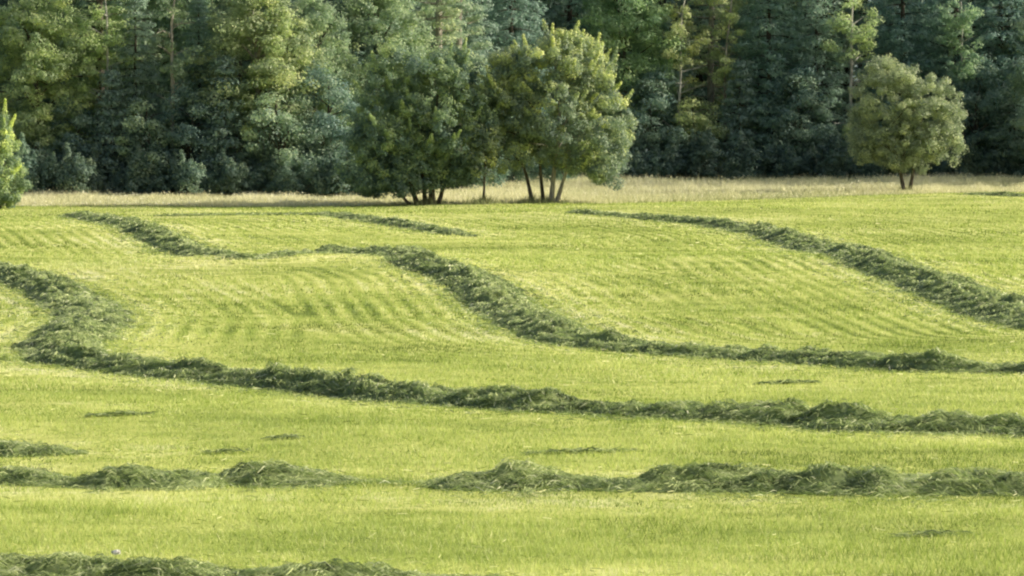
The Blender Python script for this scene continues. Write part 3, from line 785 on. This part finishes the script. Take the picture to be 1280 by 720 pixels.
YOUNG = [('y1', 92, 1.0, .75, "bushy dark green understorey tree left of the squat dark spruce"),
         ('y3', 140, .6, .9, "small young spruce at the wood's foot below the layered pine"),
         ('y2', 190, .3, 1.0, "low bushy understorey tree below the thin leaning trunk"),
         ('y1', 236, .6, .85, "blue green understorey bush tree left of the pale trunked broadleaf"),
         ('y3', 282, .9, 1.0, "small young spruce just left of the pale trunked broadleaf"),
         ('y2', 352, .8, 1.1, "leafy understorey tree just right of the pale trunked broadleaf"),
         ('y1', 405, 2.2, 1.0, "shaded understorey tree beside the dark gap left of the field trees"),
         ('y1', 815, 1.0, 1.0, "low green understorey tree left of the white birch's foot"),
         ('y2', 870, 1.2, 1.0, "yellowish understorey tree right of the white birch's foot"),
         ('y3', 925, 1.0, 1.0, "small young spruce under the broad dark spruce"),
         ('y1', 1000, .8, 1.05, "dark understorey tree between the broad spruce and the lone tree"),
         ('y1', 1222, 1.0, 1.1, "dark understorey tree right of the lone tree"),
         ('y3', 1268, .6, 1.0, "small young spruce at the right edge of the photo")]
for i, (k, u, back, sc, lab) in enumerate(YOUNG):
    y = 235.0
    for _ in range(12): y = float(forest_edge(at_depth(u, y))) + back
    r = plant(k, at_depth(u, y), y, sc, i * 2.1, lab, "understorey tree", "young trees at the foot of the wood", (.9, .97, 1, 1) if u != 870 else (1.25, 1.2, .9, 1), 1.1)
    r.name = "young_spruce" if k == 'y3' else "understorey_tree"

# deep rows, nothing tells them apart in the photo
r2 = np.random.default_rng(11)
DEEP = [('s1', "dark spruce standing deep in the shaded wood behind the front trees", "spruce tree", "spruces deep in the wood"),
        ('p1', "dark pine standing deep in the shaded wood behind the front trees", "pine tree", "pines deep in the wood"),
        ('b2', "dark broadleaf standing deep in the shaded wood behind the front trees", "broadleaf tree", "broadleaf trees deep in the wood")]
for row, (dy, step) in enumerate([(13, 4.2), (19, 4.4), (26, 4.8), (35, 5.5), (46, 6.5)]):
    x = -46.0 - row * 2
    while x < 48 + row * 2:
        xx = x + r2.uniform(-1.3, 1.3); y = float(forest_edge(xx)) + dy + r2.uniform(-2, 2)
        k, lab, cat, grp = DEEP[r2.choice(3, p=[.45, .35, .2])]
        c = r2.uniform(.95, 1.25)  # paler tint paints haze onto the deep rows
        plant(k, xx, y, r2.uniform(.95, 1.2) * (1.45 if k == 'b2' else 1), r2.uniform(0, 6.28), lab, cat, grp, (c * .94, c, c * 1.02, 1), r2.uniform(1.0, 1.2))
        x += step
# the wood carries on round the right hand side of the meadow, just outside the frame
for i in range(16):
    x = 32.5 + (i % 4) * 7 + r2.uniform(-1, 1); y = 233 + (i // 4) * 8 + (i % 4) * 1.0 + r2.uniform(-2, 2)
    k, lab, cat, grp = DEEP[r2.choice(3)]
    plant(k, x, y, r2.uniform(.9, 1.1), r2.uniform(0, 6.28), lab, cat, grp, (.95, 1.0, 1.0, 1), 1.15)

# undergrowth along the foot of the wood
SG = "shrubs along the foot of the wood"
SHR = []
u = -20
k = 0
while u < 1300:
    y = 235.0
    off = (-1.2, .8, -.4, 1.4)[k % 4] + r2.uniform(-.4, .4)
    for _ in range(12): y = float(forest_edge(at_depth(u, y))) + off
    SHR.append((u, y)); u += r2.uniform(22, 46); k += 1
near = {0: "left edge of the photo"}
for i, (u, y) in enumerate(SHR):
    big = 780 < u < 1060
    lab = "dark shrub at the wood's foot, " + (
        "left of the pale trunked broadleaf" if u < 300 else "between the pale trunked broadleaf and the field trees" if u < 440 else
        "behind the two big field trees" if u < 790 else "between the tallest field tree and the lone tree" if u < 1060 else
        "behind the lone tree" if u < 1200 else "right of the lone tree")
    c = r2.uniform(.8, 1.15)
    plant('u1' if (i % 2 or big) else 'u2', at_depth(u, y), y, r2.uniform(.55, 1.1) * (1.1 if big else .95), r2.uniform(0, 6.28), lab, "shrub",
          "shrubs " + lab.split(", ")[1], (c * .95 * (.72 if big else .88), c * (.76 if big else .9), c * (.80 if big else .88), 1), 1.1)

# ------------------------------------------------------------------ small white flowers in the near windrow
def petal_mat(name, c):
    m, nt, N, L = new_mat(name)
    p = N.new("ShaderNodeBsdfPrincipled"); nz = N.new("ShaderNodeTexNoise"); nz.inputs["Scale"].default_value = 40
    r = ramp(N, [(.3, tuple(v * .85 for v in c)), (.7, c)]); L.new(nz.outputs[0], r.inputs[0]); L.new(r.outputs[0], p.inputs["Base Color"])
    p.inputs["Roughness"].default_value = .7
    out = N.new("ShaderNodeOutputMaterial"); L.new(p.outputs[0], out.inputs[0]); return m
M_PETAL = petal_mat("white_petals", (.85, .84, .80))
def flower(u, v, height, size, label):
    p = at(u, v)
    root = empty("wild_flower", on_ground(*p)); tag(root, label, "flower")
    gs = Geo(); add_tube(gs, limb_path((0, 0, 0), (.02, 0, height), 6, .1), np.linspace(.006, .004, 6), 6)
    gs.build("stem", M_STUBBLE, root)
    gh = Geo(); m = 90      # umbel of tiny white florets
    d = norm(rng.normal(size=(m, 3))); c = d * size * rng.uniform(.5, 1, (m, 1)) * np.array([1.05, 1.05, .5]) + np.array([.02, 0, height])
    add_leaves(gh, c, norm(d + .2 * rng.normal(size=(m, 3))), size * .7, size * .5, np.full(m, .5))
    gh.build("blossom", M_PETAL, root)
flower(143, 724, .32, .055, "white flower head standing in the nearest windrow")
flower(345, 602, .13, .022, "small pale flower in front of the broken windrow's left heaps")

# ------------------------------------------------------------------ light, sky, camera
SUN_AZ = (0.997, 0.070); SUN_EL = 25.0
v = Vector((SUN_AZ[0] * math.cos(R(SUN_EL)), SUN_AZ[1] * math.cos(R(SUN_EL)), math.sin(R(SUN_EL)))).normalized()
sl = bpy.data.lights.new("sun", 'SUN'); sl.energy = 5.0; sl.angle = R(0.53); sl.color = (1.0, .93, .78)
so = bpy.data.objects.new("sun", sl); col.objects.link(so); so.location = (60, -20, 40)
so.rotation_euler = (-v).to_track_quat('-Z', 'Y').to_euler()
w = bpy.data.worlds.new("World"); scene.world = w; w.use_nodes = True
N = w.node_tree.nodes; L = w.node_tree.links
sky = N.new("ShaderNodeTexSky"); sky.sky_type = 'NISHITA'; sky.sun_disc = False; sky.dust_density = 7; sky.ozone_density = 1.8
sky.sun_elevation = R(SUN_EL); sky.sun_rotation = math.atan2(v.x, v.y)
bg = N["Background"]; L.new(sky.outputs[0], bg.inputs[0]); bg.inputs[1].default_value = 0.15

cam = bpy.data.cameras.new("camera"); co = bpy.data.objects.new("camera", cam); col.objects.link(co)
co.location = (0, 0, CAM_Z); co.rotation_euler = (math.pi / 2 - PITCH, 0, 0)
cam.sensor_width = 36; cam.lens = 36 * FPX / 1280; cam.clip_start = 0.5; cam.clip_end = 9000
scene.camera = co
scene.view_settings.view_transform = 'Standard'; scene.view_settings.look = 'None'
scene.view_settings.exposure = 0; scene.view_settings.gamma = 1
c = scene.cycles
c.max_bounces = 6; c.diffuse_bounces = 4; c.glossy_bounces = 1; c.transmission_bounces = 3; c.transparent_max_bounces = 4
c.caustics_reflective = False; c.caustics_refractive = False
c.use_denoising = True
c.pixel_filter_type = 'BLACKMAN_HARRIS'; c.filter_width = 2.2
